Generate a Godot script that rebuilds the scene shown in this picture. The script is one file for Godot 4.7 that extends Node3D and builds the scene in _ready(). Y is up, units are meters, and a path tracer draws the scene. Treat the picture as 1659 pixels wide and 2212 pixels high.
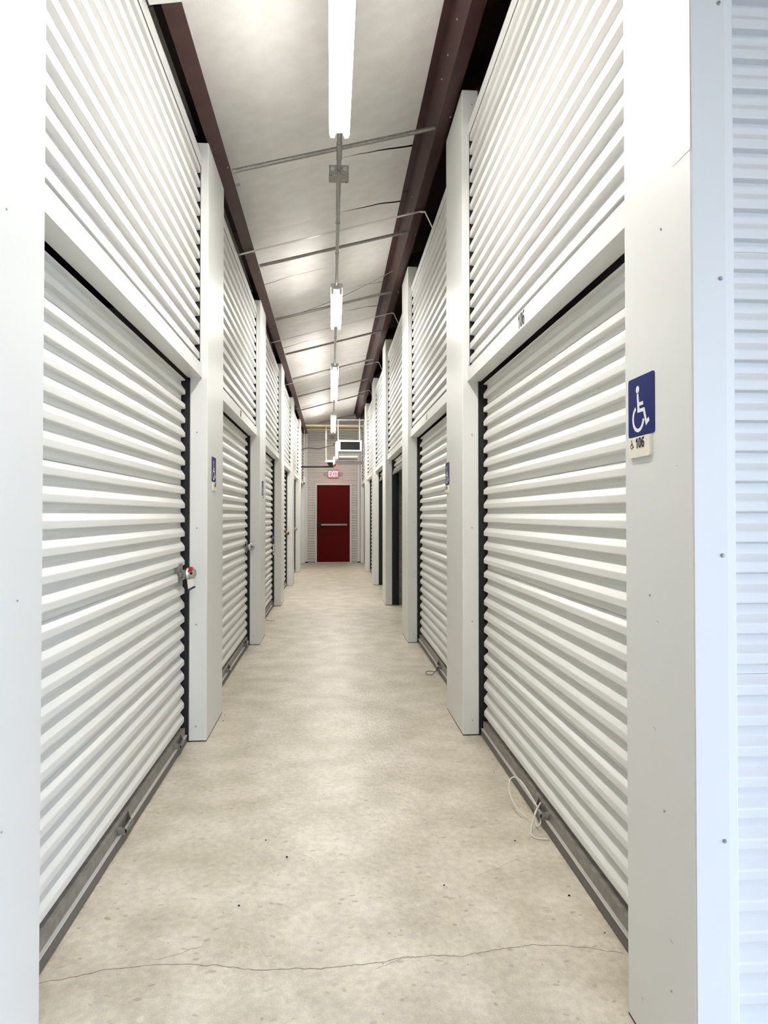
extends Node3D
# Self-storage corridor. World: x right, y up, depth d = -z (camera at d = 0).

const XL := -0.7245      # corridor faces of the pillars
const XR := 0.7834
const JL := -0.828       # outer edge of the pillar fronts (door side)
const JR := 0.882
const NEAR := [1.489, 4.21, 7.28, 10.34, 13.28, 16.32, 19.30]   # near faces of the pillars
const FAR := [1.845, 4.806, 7.876, 10.936, 13.876, 16.916, 19.50]
const SL := 0.268        # roof slope
const BACK := 19.54
const LAMP_Y := 3.40

var used := {}
var M := {}
var rng := RandomNumberGenerator.new()

# ---------------------------------------------------------------- helpers
func V(x: float, y: float, d: float) -> Vector3:
	return Vector3(x, y, -d)

func numbered(n: String) -> String:
	if not used.has(n):
		used[n] = 0
		return n
	used[n] += 1
	return "%s_%03d" % [n, used[n]]

func tag(o: Node, label: String, category: String, group := "", kind := "") -> void:
	if label != "":
		o.set_meta("label", label)
	if category != "":
		o.set_meta("category", category)
	if group != "":
		o.set_meta("group", group)
	if kind != "":
		o.set_meta("kind", kind)

func thing(called: String, label: String, category: String, at := Vector3.ZERO, group := "") -> Node3D:
	var o := Node3D.new()
	o.name = numbered(called)
	add_child(o)
	o.position = at
	tag(o, label, category, group)
	return o

func struct(called: String, at := Vector3.ZERO, label := "") -> Node3D:
	var o := Node3D.new()
	o.name = numbered(called)
	add_child(o)
	o.position = at
	tag(o, label, "", "", "structure")
	return o

# meshes are made in world coordinates; a part of a thing is moved back by the thing's own position
func part(parent: Node3D, called: String, mesh: Mesh, mat: Material, label := "", local := false) -> MeshInstance3D:
	var mi := MeshInstance3D.new()
	mi.name = called
	mi.mesh = mesh
	mi.material_override = mat
	if not local and not (parent is MeshInstance3D):
		mi.position = -parent.position
	parent.add_child(mi, true)
	if label != "":
		mi.set_meta("label", label)
	return mi

func one(called: String, mesh: Mesh, mat: Material, label: String, category: String, group := "") -> MeshInstance3D:
	var mi := MeshInstance3D.new()
	mi.name = numbered(called)
	mi.mesh = mesh
	mi.material_override = mat
	add_child(mi)
	tag(mi, label, category, group)
	return mi

func begin(smooth := false) -> SurfaceTool:
	var st := SurfaceTool.new()
	st.begin(Mesh.PRIMITIVE_TRIANGLES)
	st.set_smooth_group(0 if smooth else -1)
	return st

func done(st: SurfaceTool) -> ArrayMesh:
	st.generate_normals()
	return st.commit()

func tri(st: SurfaceTool, a: Vector3, b: Vector3, c: Vector3) -> void:
	st.add_vertex(a); st.add_vertex(b); st.add_vertex(c)

func quad(st: SurfaceTool, a: Vector3, b: Vector3, c: Vector3, d: Vector3) -> void:
	tri(st, a, b, c)
	tri(st, a, c, d)

# box with chamfered edges from corner a to corner b
func box(st: SurfaceTool, a: Vector3, b: Vector3, r := 0.0, xf := Transform3D.IDENTITY) -> void:
	var lo := Vector3(minf(a.x, b.x), minf(a.y, b.y), minf(a.z, b.z))
	var hi := Vector3(maxf(a.x, b.x), maxf(a.y, b.y), maxf(a.z, b.z))
	var c := (lo + hi) * 0.5
	var h := (hi - lo) * 0.5
	r = minf(r, minf(h.x, minf(h.y, h.z)) * 0.9)
	for ax in 3:
		for s in [-1.0, 1.0]:
			var u := (ax + 1) % 3
			var w := (ax + 2) % 3
			var q: Array[Vector3] = []
			for k in [[-1, -1], [-1, 1], [1, 1], [1, -1]]:
				var p := Vector3.ZERO
				p[ax] = s * h[ax]
				p[u] = k[0] * (h[u] - r)
				p[w] = k[1] * (h[w] - r)
				q.append(xf * (c + p))
			if s > 0:
				quad(st, q[0], q[1], q[2], q[3])
			else:
				quad(st, q[3], q[2], q[1], q[0])
	if r <= 0.0:
		return
	for ax in 3:
		var u := (ax + 1) % 3
		var w := (ax + 2) % 3
		for su in [-1.0, 1.0]:
			for sw in [-1.0, 1.0]:
				var p1 := Vector3.ZERO
				var p2 := Vector3.ZERO
				p1[u] = su * h[u]; p1[w] = sw * (h[w] - r)
				p2[u] = su * (h[u] - r); p2[w] = sw * h[w]
				var e := Vector3.ZERO
				e[ax] = h[ax] - r
				if su * sw > 0:
					quad(st, xf * (c + p1 - e), xf * (c + p1 + e), xf * (c + p2 + e), xf * (c + p2 - e))
				else:
					quad(st, xf * (c + p1 + e), xf * (c + p1 - e), xf * (c + p2 - e), xf * (c + p2 + e))
	for sx in [-1.0, 1.0]:
		for sy in [-1.0, 1.0]:
			for sz in [-1.0, 1.0]:
				var px := c + Vector3(sx * h.x, sy * (h.y - r), sz * (h.z - r))
				var py := c + Vector3(sx * (h.x - r), sy * h.y, sz * (h.z - r))
				var pz := c + Vector3(sx * (h.x - r), sy * (h.y - r), sz * h.z)
				if sx * sy * sz > 0:
					tri(st, xf * px, xf * pz, xf * py)
				else:
					tri(st, xf * px, xf * py, xf * pz)

func boxm(a: Vector3, b: Vector3, r := 0.0) -> ArrayMesh:
	var st := begin()
	box(st, a, b, r)
	return done(st)

# closed polygon (local x,y) pushed along local z from 0 to length
func extrude(st: SurfaceTool, poly: PackedVector2Array, length: float, xf: Transform3D) -> void:
	var n := poly.size()
	for i in n:
		var p := poly[i]
		var q := poly[(i + 1) % n]
		quad(st, xf * Vector3(p.x, p.y, 0), xf * Vector3(p.x, p.y, length), xf * Vector3(q.x, q.y, length), xf * Vector3(q.x, q.y, 0))
	var t := Geometry2D.triangulate_polygon(poly)
	for i in range(0, t.size(), 3):
		var a := poly[t[i]]
		var b := poly[t[i + 1]]
		var c := poly[t[i + 2]]
		tri(st, xf * Vector3(a.x, a.y, 0), xf * Vector3(b.x, b.y, 0), xf * Vector3(c.x, c.y, 0))
		tri(st, xf * Vector3(a.x, a.y, length), xf * Vector3(c.x, c.y, length), xf * Vector3(b.x, b.y, length))

# a bent sheet: the polyline (x = out of the wall, y = up) with a thickness
func sheet(line: PackedVector2Array, thick: float, length: float, xf: Transform3D) -> ArrayMesh:
	var st := begin()
	var n := line.size()
	for i in n - 1:
		var p := line[i]
		var q := line[i + 1]
		var o := Vector2(-thick, 0)
		quad(st, xf * Vector3(p.x, p.y, 0), xf * Vector3(q.x, q.y, 0), xf * Vector3(q.x, q.y, length), xf * Vector3(p.x, p.y, length))
		var p2 := p + o
		var q2 := q + o
		quad(st, xf * Vector3(q2.x, q2.y, 0), xf * Vector3(p2.x, p2.y, 0), xf * Vector3(p2.x, p2.y, length), xf * Vector3(q2.x, q2.y, length))
		for z in [0.0, length]:
			quad(st, xf * Vector3(p.x, p.y, z), xf * Vector3(p2.x, p2.y, z), xf * Vector3(q2.x, q2.y, z), xf * Vector3(q.x, q.y, z))
	for i in [0, n - 1]:
		var p := line[i]
		quad(st, xf * Vector3(p.x, p.y, 0), xf * Vector3(p.x, p.y, length), xf * Vector3(p.x - thick, p.y, length), xf * Vector3(p.x - thick, p.y, 0))
	return done(st)

func tube(st: SurfaceTool, pts: Array, r: float, n := 10, caps := true) -> void:
	var rings: Array = []
	var up := Vector3.UP
	for i in pts.size():
		var p: Vector3 = pts[i]
		var dir: Vector3
		if i == 0:
			dir = (pts[1] - p)
		elif i == pts.size() - 1:
			dir = (p - pts[i - 1])
		else:
			dir = (pts[i + 1] - pts[i - 1])
		dir = dir.normalized()
		if absf(dir.dot(up)) > 0.95:
			up = Vector3(1, 0, 0) if absf(dir.x) < 0.9 else Vector3(0, 0, 1)
		var s := dir.cross(up).normalized()
		up = s.cross(dir).normalized()
		var ring: Array[Vector3] = []
		for k in n:
			var a := TAU * k / n
			ring.append(p + (s * cos(a) + up * sin(a)) * r)
		rings.append(ring)
	for i in rings.size() - 1:
		for k in n:
			var k2 := (k + 1) % n
			quad(st, rings[i][k], rings[i + 1][k], rings[i + 1][k2], rings[i][k2])
	if caps:
		for e in [0, rings.size() - 1]:
			for k in n:
				var k2 := (k + 1) % n
				if e == 0:
					tri(st, pts[e], rings[e][k], rings[e][k2])
				else:
					tri(st, pts[e], rings[e][k2], rings[e][k])

func tubem(pts: Array, r: float, n := 10) -> ArrayMesh:
	var st := begin(true)
	tube(st, pts, r, n, false)
	st.set_smooth_group(-1)
	var e1 := (pts[1] as Vector3) - (pts[0] as Vector3)
	disc(st, pts[0], e1.normalized(), r, n)
	var l := pts.size() - 1
	var e2 := (pts[l] as Vector3) - (pts[l - 1] as Vector3)
	disc(st, pts[l], e2.normalized(), r, n)
	return done(st)

func disc(st: SurfaceTool, c: Vector3, nrm: Vector3, r: float, n := 10) -> void:
	var up := Vector3.UP if absf(nrm.y) < 0.9 else Vector3.RIGHT
	var s := nrm.cross(up).normalized()
	var u := s.cross(nrm)
	for k in n:
		var a := TAU * k / n
		var b := TAU * (k + 1) / n
		tri(st, c, c + (s * cos(b) + u * sin(b)) * r, c + (s * cos(a) + u * sin(a)) * r)

# lathe: profile of (radius, along) about the axis `dir` at `c`
func lathe(st: SurfaceTool, prof: Array, c: Vector3, dir: Vector3, n := 20) -> void:
	var up := Vector3.UP if absf(dir.y) < 0.9 else Vector3.RIGHT
	var s := dir.cross(up).normalized()
	var u := s.cross(dir)
	for i in prof.size() - 1:
		var p: Vector2 = prof[i]
		var q: Vector2 = prof[i + 1]
		for k in n:
			var a := TAU * k / n
			var b := TAU * (k + 1) / n
			var va := s * cos(a) + u * sin(a)
			var vb := s * cos(b) + u * sin(b)
			quad(st, c + va * p.x + dir * p.y, c + va * q.x + dir * q.y, c + vb * q.x + dir * q.y, c + vb * p.x + dir * p.y)

func screw(parent: Node3D, at: Vector3, nrm: Vector3, r := 0.006, mat: Material = null) -> void:
	var st := begin()
	lathe(st, [Vector2(r, 0), Vector2(r, r * 0.6), Vector2(r * 0.6, r), Vector2(0, r)], at, nrm, 6)
	part(parent, "screw", done(st), mat if mat else M.screw)

# frame for a flat drawing on a wall: local x to the reader's right, y up, z out of the wall
func face(origin: Vector3, right: Vector3, out: Vector3) -> Transform3D:
	return Transform3D(Basis(right, Vector3.UP, out), origin)

# a corrugation: flats and slopes with softened bends, from y0 to y1
# seq = list of [height share, offset at its end]; offsets are out of the wall
func ribs(y0: float, count: int, pitch: float, knots: Array) -> PackedVector2Array:
	var raw := PackedVector2Array()
	for i in count:
		for k in knots:
			raw.append(Vector2(k[1], y0 + (i + k[0]) * pitch))
	raw.append(Vector2(knots[0][1], y0 + count * pitch))
	# soften each bend
	var out := PackedVector2Array()
	out.append(raw[0])
	for i in range(1, raw.size() - 1):
		var a := raw[i - 1]
		var b := raw[i]
		var c := raw[i + 1]
		if a.is_equal_approx(b) or b.is_equal_approx(c):
			continue
		var e := minf(0.0032, minf(a.distance_to(b), b.distance_to(c)) * 0.35)
		out.append(b + (a - b).normalized() * e)
		out.append(b + (a + c - 2.0 * b).normalized() * e * 0.25)
		out.append(b + (c - b).normalized() * e)
	out.append(raw[raw.size() - 1])
	return out

# ---------------------------------------------------------------- materials
func mat(col: Color, rough := 0.5, metal := 0.0) -> StandardMaterial3D:
	var m := StandardMaterial3D.new()
	m.albedo_color = col
	m.roughness = rough
	m.metallic = metal
	return m

func noise_tex(freq: float, seed_: int, lo: Color, hi: Color, size := 512, octaves := 4) -> NoiseTexture2D:
	var f := FastNoiseLite.new()
	f.seed = seed_
	f.frequency = freq
	f.fractal_octaves = octaves
	var g := Gradient.new()
	g.set_color(0, lo)
	g.set_color(1, hi)
	var t := NoiseTexture2D.new()
	t.width = size
	t.height = size
	t.seamless = true
	t.noise = f
	t.color_ramp = g
	return t

func bump_tex(freq: float, seed_: int, strength: float, size := 512) -> NoiseTexture2D:
	var f := FastNoiseLite.new()
	f.seed = seed_
	f.frequency = freq
	f.fractal_octaves = 3
	var t := NoiseTexture2D.new()
	t.width = size
	t.height = size
	t.seamless = true
	t.as_normal_map = true
	t.bump_strength = strength
	t.noise = f
	return t

func triplanar(m: StandardMaterial3D, per_metre: float) -> void:
	m.uv1_triplanar = true
	m.uv1_world_triplanar = true
	m.uv1_scale = Vector3.ONE * per_metre

func floor_image() -> ImageTexture:
	var w := 1024
	var h := 2048
	var n1 := FastNoiseLite.new()
	n1.seed = 11; n1.frequency = 0.006; n1.fractal_octaves = 4
	var n2 := FastNoiseLite.new()
	n2.seed = 23; n2.frequency = 0.05; n2.fractal_octaves = 3
	var n3 := FastNoiseLite.new()
	n3.seed = 37; n3.frequency = 0.35; n3.fractal_octaves = 2
	var a := n1.get_image(w, h)
	var b := n2.get_image(w, h)
	var c := n3.get_image(w, h)
	a.convert(Image.FORMAT_L8); b.convert(Image.FORMAT_L8); c.convert(Image.FORMAT_L8)
	var da := a.get_data()
	var db := b.get_data()
	var dc := c.get_data()
	var out := PackedByteArray()
	out.resize(w * h * 3)
	for i in w * h:
		var t := (da[i] - 128) * 0.14 + (db[i] - 128) * 0.10 + (dc[i] - 128) * 0.10
		var y := (db[i] - 128) * 0.03
		out[i * 3] = clampi(int(203 + t), 0, 255)
		out[i * 3 + 1] = clampi(int(194 + t), 0, 255)
		out[i * 3 + 2] = clampi(int(176 + t * 1.1 - y), 0, 255)
	var img := Image.create_from_data(w, h, false, Image.FORMAT_RGB8, out)
	# stains, scuffs and scratches stamped as soft strokes
	rng.seed = 5
	for k in 950:
		var cx := rng.randf() * w
		var cy := rng.randf() * h
		var rx := rng.randf_range(1.5, 7.5)
		var ry := rng.randf_range(1.5, 4.5)
		var ang := rng.randf_range(-0.7, 0.7)
		var s := rng.randf_range(0.12, 0.42)
		stamp(img, cx, cy, rx, ry, ang, s, Color(0.50, 0.45, 0.36))
	for k in 160:
		stamp(img, rng.randf() * w, rng.randf() * h, rng.randf_range(5, 14), rng.randf_range(4, 9), rng.randf() * 3.0, rng.randf_range(0.06, 0.2), Color(0.56, 0.51, 0.42))
	for k in 100:
		var x := rng.randf() * w
		var y := rng.randf() * h
		var ang := rng.randf() * PI
		var len_ := rng.randf_range(12, 110)
		var s := rng.randf_range(0.04, 0.15)
		var steps := int(len_)
		for q in steps:
			stamp(img, x, y, 0.9, 0.7, 0.0, s, Color(0.47, 0.43, 0.36))
			x += cos(ang)
			y += sin(ang)
			ang += rng.randf_range(-0.03, 0.03)
	for k in 260:
		stamp(img, rng.randf() * w, rng.randf() * h, rng.randf_range(0.7, 1.6), rng.randf_range(0.7, 1.4), 0.0, rng.randf_range(0.3, 0.8), Color(0.33, 0.29, 0.24))
	for k in 700:
		stamp(img, rng.randf() * w, rng.randf() * h, rng.randf_range(2, 10), rng.randf_range(1.5, 6), rng.randf() * 3.0, rng.randf_range(0.08, 0.30), Color(0.90, 0.87, 0.80))
	img.generate_mipmaps()
	return ImageTexture.create_from_image(img)

func stamp(img: Image, cx: float, cy: float, rx: float, ry: float, ang: float, s: float, col: Color) -> void:
	var w := img.get_width()
	var h := img.get_height()
	var r := int(ceil(maxf(rx, ry)))
	var ca := cos(ang)
	var sa := sin(ang)
	for dy in range(-r, r + 1):
		for dx in range(-r, r + 1):
			var u := (dx * ca + dy * sa) / rx
			var v := (-dx * sa + dy * ca) / ry
			var q := u * u + v * v
			if q < 1.0:
				var px := posmod(int(cx) + dx, w)
				var py := posmod(int(cy) + dy, h)
				img.set_pixel(px, py, img.get_pixel(px, py).lerp(col, s * minf(1.0, (1.0 - q) * 2.0)))

func make_materials() -> void:
	M.paint = mat(Color(0.885, 0.885, 0.87), 0.42)
	M.paint.normal_enabled = true
	M.paint.normal_texture = bump_tex(0.09, 3, 1.2, 512)
	M.paint.normal_scale = 0.10
	triplanar(M.paint, 4.0)
	M.curtain = mat(Color(0.885, 0.885, 0.865), 0.42)
	M.siding = mat(Color(0.845, 0.842, 0.83), 0.42)
	M.trim = mat(Color(0.865, 0.865, 0.855), 0.40)
	M.galv = mat(Color(1, 1, 1), 0.42, 0.8)
	M.galv.albedo_texture = noise_tex(0.03, 8, Color(0.50, 0.49, 0.475), Color(0.66, 0.65, 0.63), 512, 3)
	triplanar(M.galv, 2.0)
	M.bar = mat(Color(1, 1, 1), 0.5, 0.35)
	M.bar.albedo_texture = noise_tex(0.02, 18, Color(0.47, 0.45, 0.425), Color(0.60, 0.58, 0.55), 512, 4)
	triplanar(M.bar, 1.5)
	M.ledge = mat(Color(0.80, 0.79, 0.77), 0.35, 0.3)
	M.rubber = mat(Color(0.40, 0.38, 0.355), 0.6)
	M.gasket = mat(Color(0.12, 0.11, 0.10), 0.8)
	M.black = mat(Color(0.035, 0.035, 0.04), 0.6)
	M.guide = mat(Color(0.10, 0.10, 0.11), 0.55, 0.2)
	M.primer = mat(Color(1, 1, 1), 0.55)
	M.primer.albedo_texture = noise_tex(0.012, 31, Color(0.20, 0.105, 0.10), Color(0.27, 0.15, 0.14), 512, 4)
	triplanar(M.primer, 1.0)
	M.insul = mat(Color(1, 1, 1), 0.5)
	M.insul.albedo_texture = noise_tex(0.008, 41, Color(0.875, 0.86, 0.84), Color(0.925, 0.915, 0.90), 512, 4)
	M.insul.normal_enabled = true
	M.insul.normal_texture = bump_tex(0.12, 6, 3.0, 512)
	M.insul.normal_scale = 0.22
	triplanar(M.insul, 1.2)
	M.screw = mat(Color(0.66, 0.66, 0.65), 0.35, 0.5)
	M.tube = mat(Color(1, 1, 1), 0.3)
	M.tube.emission_enabled = true
	M.tube.emission = Color(1.0, 0.99, 0.972)
	M.tube.emission_energy_multiplier = 31.0
	M.housing = mat(Color(0.86, 0.86, 0.84), 0.4)
	M.blue = mat(Color(0.04, 0.12, 0.38), 0.5)
	M.blue.metallic_specular = 0.25
	M.white = mat(Color(0.93, 0.93, 0.93), 0.4)
	M.cream = mat(Color(0.93, 0.90, 0.83), 0.45)
	M.number = mat(Color(0.42, 0.40, 0.39), 0.6)
	M.ink = mat(Color(0.10, 0.09, 0.08), 0.6)
	M.red = mat(Color(0.33, 0.03, 0.035), 0.5)
	M.red.metallic_specular = 0.2
	M.steel = mat(Color(0.78, 0.77, 0.74), 0.22, 0.95)
	M.brass = mat(Color(0.72, 0.45, 0.30), 0.35, 0.8)
	M.gold = mat(Color(0.80, 0.74, 0.58), 0.4, 0.3)
	M.cord = mat(Color(0.88, 0.86, 0.82), 0.7)
	M.darkcord = mat(Color(0.22, 0.20, 0.18), 0.7)
	M.cabinet = mat(Color(0.86, 0.87, 0.86), 0.4)
	M.grille = mat(Color(0.16, 0.16, 0.165), 0.5, 0.4)
	M.tape_red = mat(Color(0.74, 0.08, 0.14), 0.4)
	M.tape_blue = mat(Color(0.07, 0.10, 0.28), 0.4)
	M.flag_red = mat(Color(0.60, 0.10, 0.10), 0.5)
	M.flag_blue = mat(Color(0.14, 0.11, 0.36), 0.5)
	M.exit_red = mat(Color(0.95, 0.25, 0.30), 0.5)
	M.exit_red.emission_enabled = true
	M.exit_red.emission = Color(1.0, 0.28, 0.34)
	M.exit_red.emission_energy_multiplier = 0.9
	M.exit_letter = mat(Color(1, 0.8, 0.8), 0.5)
	M.exit_letter.emission_enabled = true
	M.exit_letter.emission = Color(1.0, 0.72, 0.74)
	M.exit_letter.emission_energy_multiplier = 1.1
	M.sensor = mat(Color(0.62, 0.61, 0.59), 0.5)
	M.partition = mat(Color(0.84, 0.84, 0.83), 0.5)
	M.siding_dimmed = mat(Color(0.79, 0.78, 0.755), 0.45)  # siding paint again, darkened in colour for the weaker light on the end wall
	M.floor = mat(Color(1, 1, 1), 0.40)
	M.floor.albedo_texture = floor_image()
	M.floor.uv1_scale = Vector3(1.0 / 2.1, 1.0 / 4.2, 1.0)
	M.floor.normal_enabled = true
	M.floor.normal_texture = bump_tex(0.10, 61, 3.0, 1024)
	M.floor.normal_scale = 0.14
	M.crack = mat(Color(0.36, 0.32, 0.26), 0.9)
	M.ground = mat(Color(0.55, 0.54, 0.52), 0.9)
	M.debris = mat(Color(0.09, 0.08, 0.07), 0.8)

# ---------------------------------------------------------------- scene
func _ready() -> void:
	# camera: 24 mm phone lens (f = 1533 px of 2212), turned 4.2 degrees right, 0.9 degrees up, slight lens shift
	var cam := Camera3D.new()
	cam.name = "camera"
	cam.projection = Camera3D.PROJECTION_FRUSTUM
	cam.near = 0.05
	cam.far = 200.0
	cam.size = 2.0 * 0.05 * 1106.0 / 1533.0
	cam.frustum_offset = Vector2(0.0, -0.05 * 18.07 / 1533.0)
	cam.position = Vector3(0, 1.3187, 0)
	cam.rotation_degrees = Vector3(0.8869, -4.2179, 0)
	add_child(cam)
	cam.current = true

	var env := Environment.new()
	env.background_mode = Environment.BG_SKY
	var sky := Sky.new()
	var sm := ProceduralSkyMaterial.new()
	sm.sky_top_color = Color(0.60, 0.72, 0.90)
	sm.sky_horizon_color = Color(0.86, 0.90, 0.95)
	sm.sky_curve = 0.2
	sm.ground_horizon_color = Color(0.62, 0.64, 0.66)
	sm.ground_bottom_color = Color(0.40, 0.40, 0.40)
	sm.sky_energy_multiplier = 2.16
	sm.ground_energy_multiplier = 1.0
	sky.sky_material = sm
	env.sky = sky
	env.tonemap_mode = Environment.TONE_MAPPER_LINEAR
	env.tonemap_exposure = 1.14
	env.sdfgi_enabled = true
	env.ssao_enabled = true
	env.ssil_enabled = true
	var we := WorldEnvironment.new()
	we.name = "environment"
	we.environment = env
	add_child(we)

	make_materials()
	build_shell()
	build_ceiling()
	for side in [-1, 1]:
		for i in 7:
			build_pillar(side, i)
		for i in 6:
			build_header(side, i)
			build_door(side, i)
	build_partitions()
	build_purlins()
	build_braces()
	build_lights()
	build_back_wall()
	build_end_services()
	build_signs()
	build_locks()
	build_cords()
	build_debris()

# ---------------------------------------------------------------- shell
func ceil_y(x: float) -> float:
	return 3.51 + 0.207 + SL * (x + 0.735)

func build_shell() -> void:
	# floor slabs with a joint, a crack running across the near slab
	var fl := struct("floor", Vector3.ZERO, "pale stained concrete floor of the corridor")
	var slabs := [[-2.6, 7.66], [7.665, 19.75]]
	for s in slabs:
		var st := begin()
		var d0: float = s[0]
		while d0 < s[1] - 0.001:
			var k := floori((d0 - 0.3 + 0.0001) / 4.2)
			var d1: float = minf(s[1], 0.3 + 4.2 * (k + 1))
			var c := [V(-4.3, 0, d0), V(-4.3, 0, d1), V(4.3, 0, d1), V(4.3, 0, d0)]
			for q in [0, 1, 2, 0, 2, 3]:
				var p: Vector3 = c[q]
				var v := (-p.z - 0.3) - 4.2 * k
				if posmod(k, 2) == 1:
					v = 4.2 - v
				st.set_uv(Vector2(p.x + 1.0, v))
				st.add_vertex(p)
			d0 = d1
		var e := [V(-4.3, 0, s[0]), V(-4.3, 0, s[1]), V(4.3, 0, s[1]), V(4.3, 0, s[0])]
		var o := Vector3(0, -0.15, 0)
		st.set_uv(Vector2(0.5, 0.5))
		for y in [[0, 1], [1, 2], [2, 3], [3, 0]]:
			quad(st, e[y[0]], e[y[0]] + o, e[y[1]] + o, e[y[1]])
		quad(st, e[3] + o, e[2] + o, e[1] + o, e[0] + o)
		st.generate_normals()
		st.generate_tangents()
		part(fl, "slab", st.commit(), M.floor)
	crack(fl, [[-0.88, 2.075], [-0.825, 2.082], [-0.743, 2.102], [-0.70, 2.113], [-0.662, 2.131], [-0.56, 2.141], [-0.48, 2.142], [-0.4, 2.137], [-0.36, 2.128], [-0.318, 2.125], [-0.26, 2.106], [-0.208, 2.096], [-0.101, 2.096], [-0.05, 2.089], [0.006, 2.092], [0.06, 2.099], [0.115, 2.101], [0.16, 2.110], [0.213, 2.125], [0.25, 2.123], [0.296, 2.128], [0.393, 2.118], [0.44, 2.130], [0.511, 2.144], [0.56, 2.150], [0.616, 2.159], [0.67, 2.148], [0.726, 2.142], [0.77, 2.131], [0.818, 2.116], [0.89, 2.089]], 0.0022)
	crack(fl, [[-0.52, 2.168], [-0.45, 2.19], [-0.43, 2.21], [-0.38, 2.225]], 0.0014)
	crack(fl, [[0.21, 2.124], [0.16, 2.09], [0.12, 2.075]], 0.0012)
	crack(fl, [[0.52, 2.58], [0.62, 2.63], [0.70, 2.69], [0.80, 2.72]], 0.0012)

	# ground outside the entrance
	var g := struct("ground", Vector3.ZERO, "grey paved ground outside the entrance")
	part(g, "paving", boxm(V(-30, -0.16, -60), V(60, -0.02, -2.6)), M.ground)
	part(g, "paving", boxm(V(4.3, -0.16, -2.6), V(60, -0.02, 20)), M.ground)

	# outer walls with thickness; the entrance is open behind the camera and to the right
	var wl := struct("wall_left")
	part(wl, "panel", boxm(V(-4.3, 0, -2.6), V(-4.2, 3.2, 19.75)), M.siding)
	var wr := struct("wall_right")
	part(wr, "panel", boxm(V(4.2, 0, 1.5), V(4.3, 5.4, 19.75)), M.siding)
	part(wr, "panel", boxm(V(4.2, 2.75, -2.6), V(4.3, 5.4, 1.5)), M.siding)
	var wf := struct("wall_rear")
	part(wf, "panel", boxm(V(-4.3, 0, -2.7), V(0.35, 5.4, -2.6)), M.siding)
	part(wf, "panel", boxm(V(0.35, 2.75, -2.7), V(4.3, 5.4, -2.6)), M.siding)
	part(wf, "post", boxm(V(4.15, 0, -2.7), V(4.3, 2.75, -2.6)), M.paint)

	# walls beside the corridor mouth: horizontal corrugated siding, facing the camera
	for side in [-1, 1]:
		var w := struct("wall_front_right" if side > 0 else "wall_front_left", Vector3.ZERO, "white horizontally corrugated siding beside the corridor mouth")
		var x0: float = (XR + 0.078) if side > 0 else -4.2
		var len_: float = 4.2 - x0 if side > 0 else (XL - 0.078) + 4.2
		var knots := [[0.0, 0.0], [0.32, 0.0], [0.36, 0.018], [0.70, 0.018], [0.97, 0.0]]
		var y := 0.012
		while y < 3.9:
			var n := 14
			var line := ribs(y, n, 0.0678, knots)
			# local x out of the wall = towards the camera (+z), local z along x
			var xf := Transform3D(Basis(Vector3(0, 0, 1), Vector3.UP, Vector3(1, 0, 0)), V(x0, 0, 1.532))
			part(w, "siding_sheet", sheet(line, 0.0015, len_, xf), M.siding)
			y += n * 0.0678 + 0.0008
		part(w, "backing", boxm(V(x0, 0, 1.55), V(x0 + len_, 4.0 if side > 0 else 3.4, 1.60)), M.black)
		# corner trim that laps over the pillar corner
		var cx: float = XR if side > 0 else XL
		var st := begin()
		box(st, V(cx + side * 0.0015, 0, 1.4865), V(cx + side * 0.0775, 4.0 if side > 0 else 3.55, 1.489), 0.001)
		box(st, V(cx + side * 0.0745, 0, 1.489), V(cx + side * 0.0775, 4.0 if side > 0 else 3.55, 1.53), 0.001)
		var ct := part(w, "corner_trim", done(st), M.trim)
		for yy in [0.0, 0.614, 1.23, 1.835, 2.444, 3.05]:
			if yy > 0.1:
				screw(ct, V(cx + side * 0.064, yy, 1.486), Vector3(0, 0, 1), 0.0045)

func crack(parent: Node3D, pts: Array, w: float) -> void:
	var st := begin()
	rng.seed = 77
	var fine: Array = []
	for i in pts.size() - 1:
		for k in 5:
			var t := k / 5.0
			fine.append(Vector2(lerpf(pts[i][0], pts[i + 1][0], t) + rng.randf_range(-0.003, 0.003), lerpf(pts[i][1], pts[i + 1][1], t) + rng.randf_range(-0.0035, 0.0035)))
	for i in fine.size() - 1:
		var a: Vector2 = fine[i]
		var b: Vector2 = fine[i + 1]
		var n := (b - a).orthogonal().normalized() * w * 0.5
		var n1 := n * (0.5 + 0.5 * absf(sin(i * 1.7)))
		var n2 := n * (0.5 + 0.5 * absf(sin((i + 1) * 1.7)))
		quad(st, V(a.x - n1.x, 0.0004, a.y - n1.y), V(b.x - n2.x, 0.0004, b.y - n2.y), V(b.x + n2.x, 0.0004, b.y + n2.y), V(a.x + n1.x, 0.0004, a.y + n1.y))
	part(parent, "crack", done(st), M.crack, "thin dark crack across the concrete")

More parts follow.
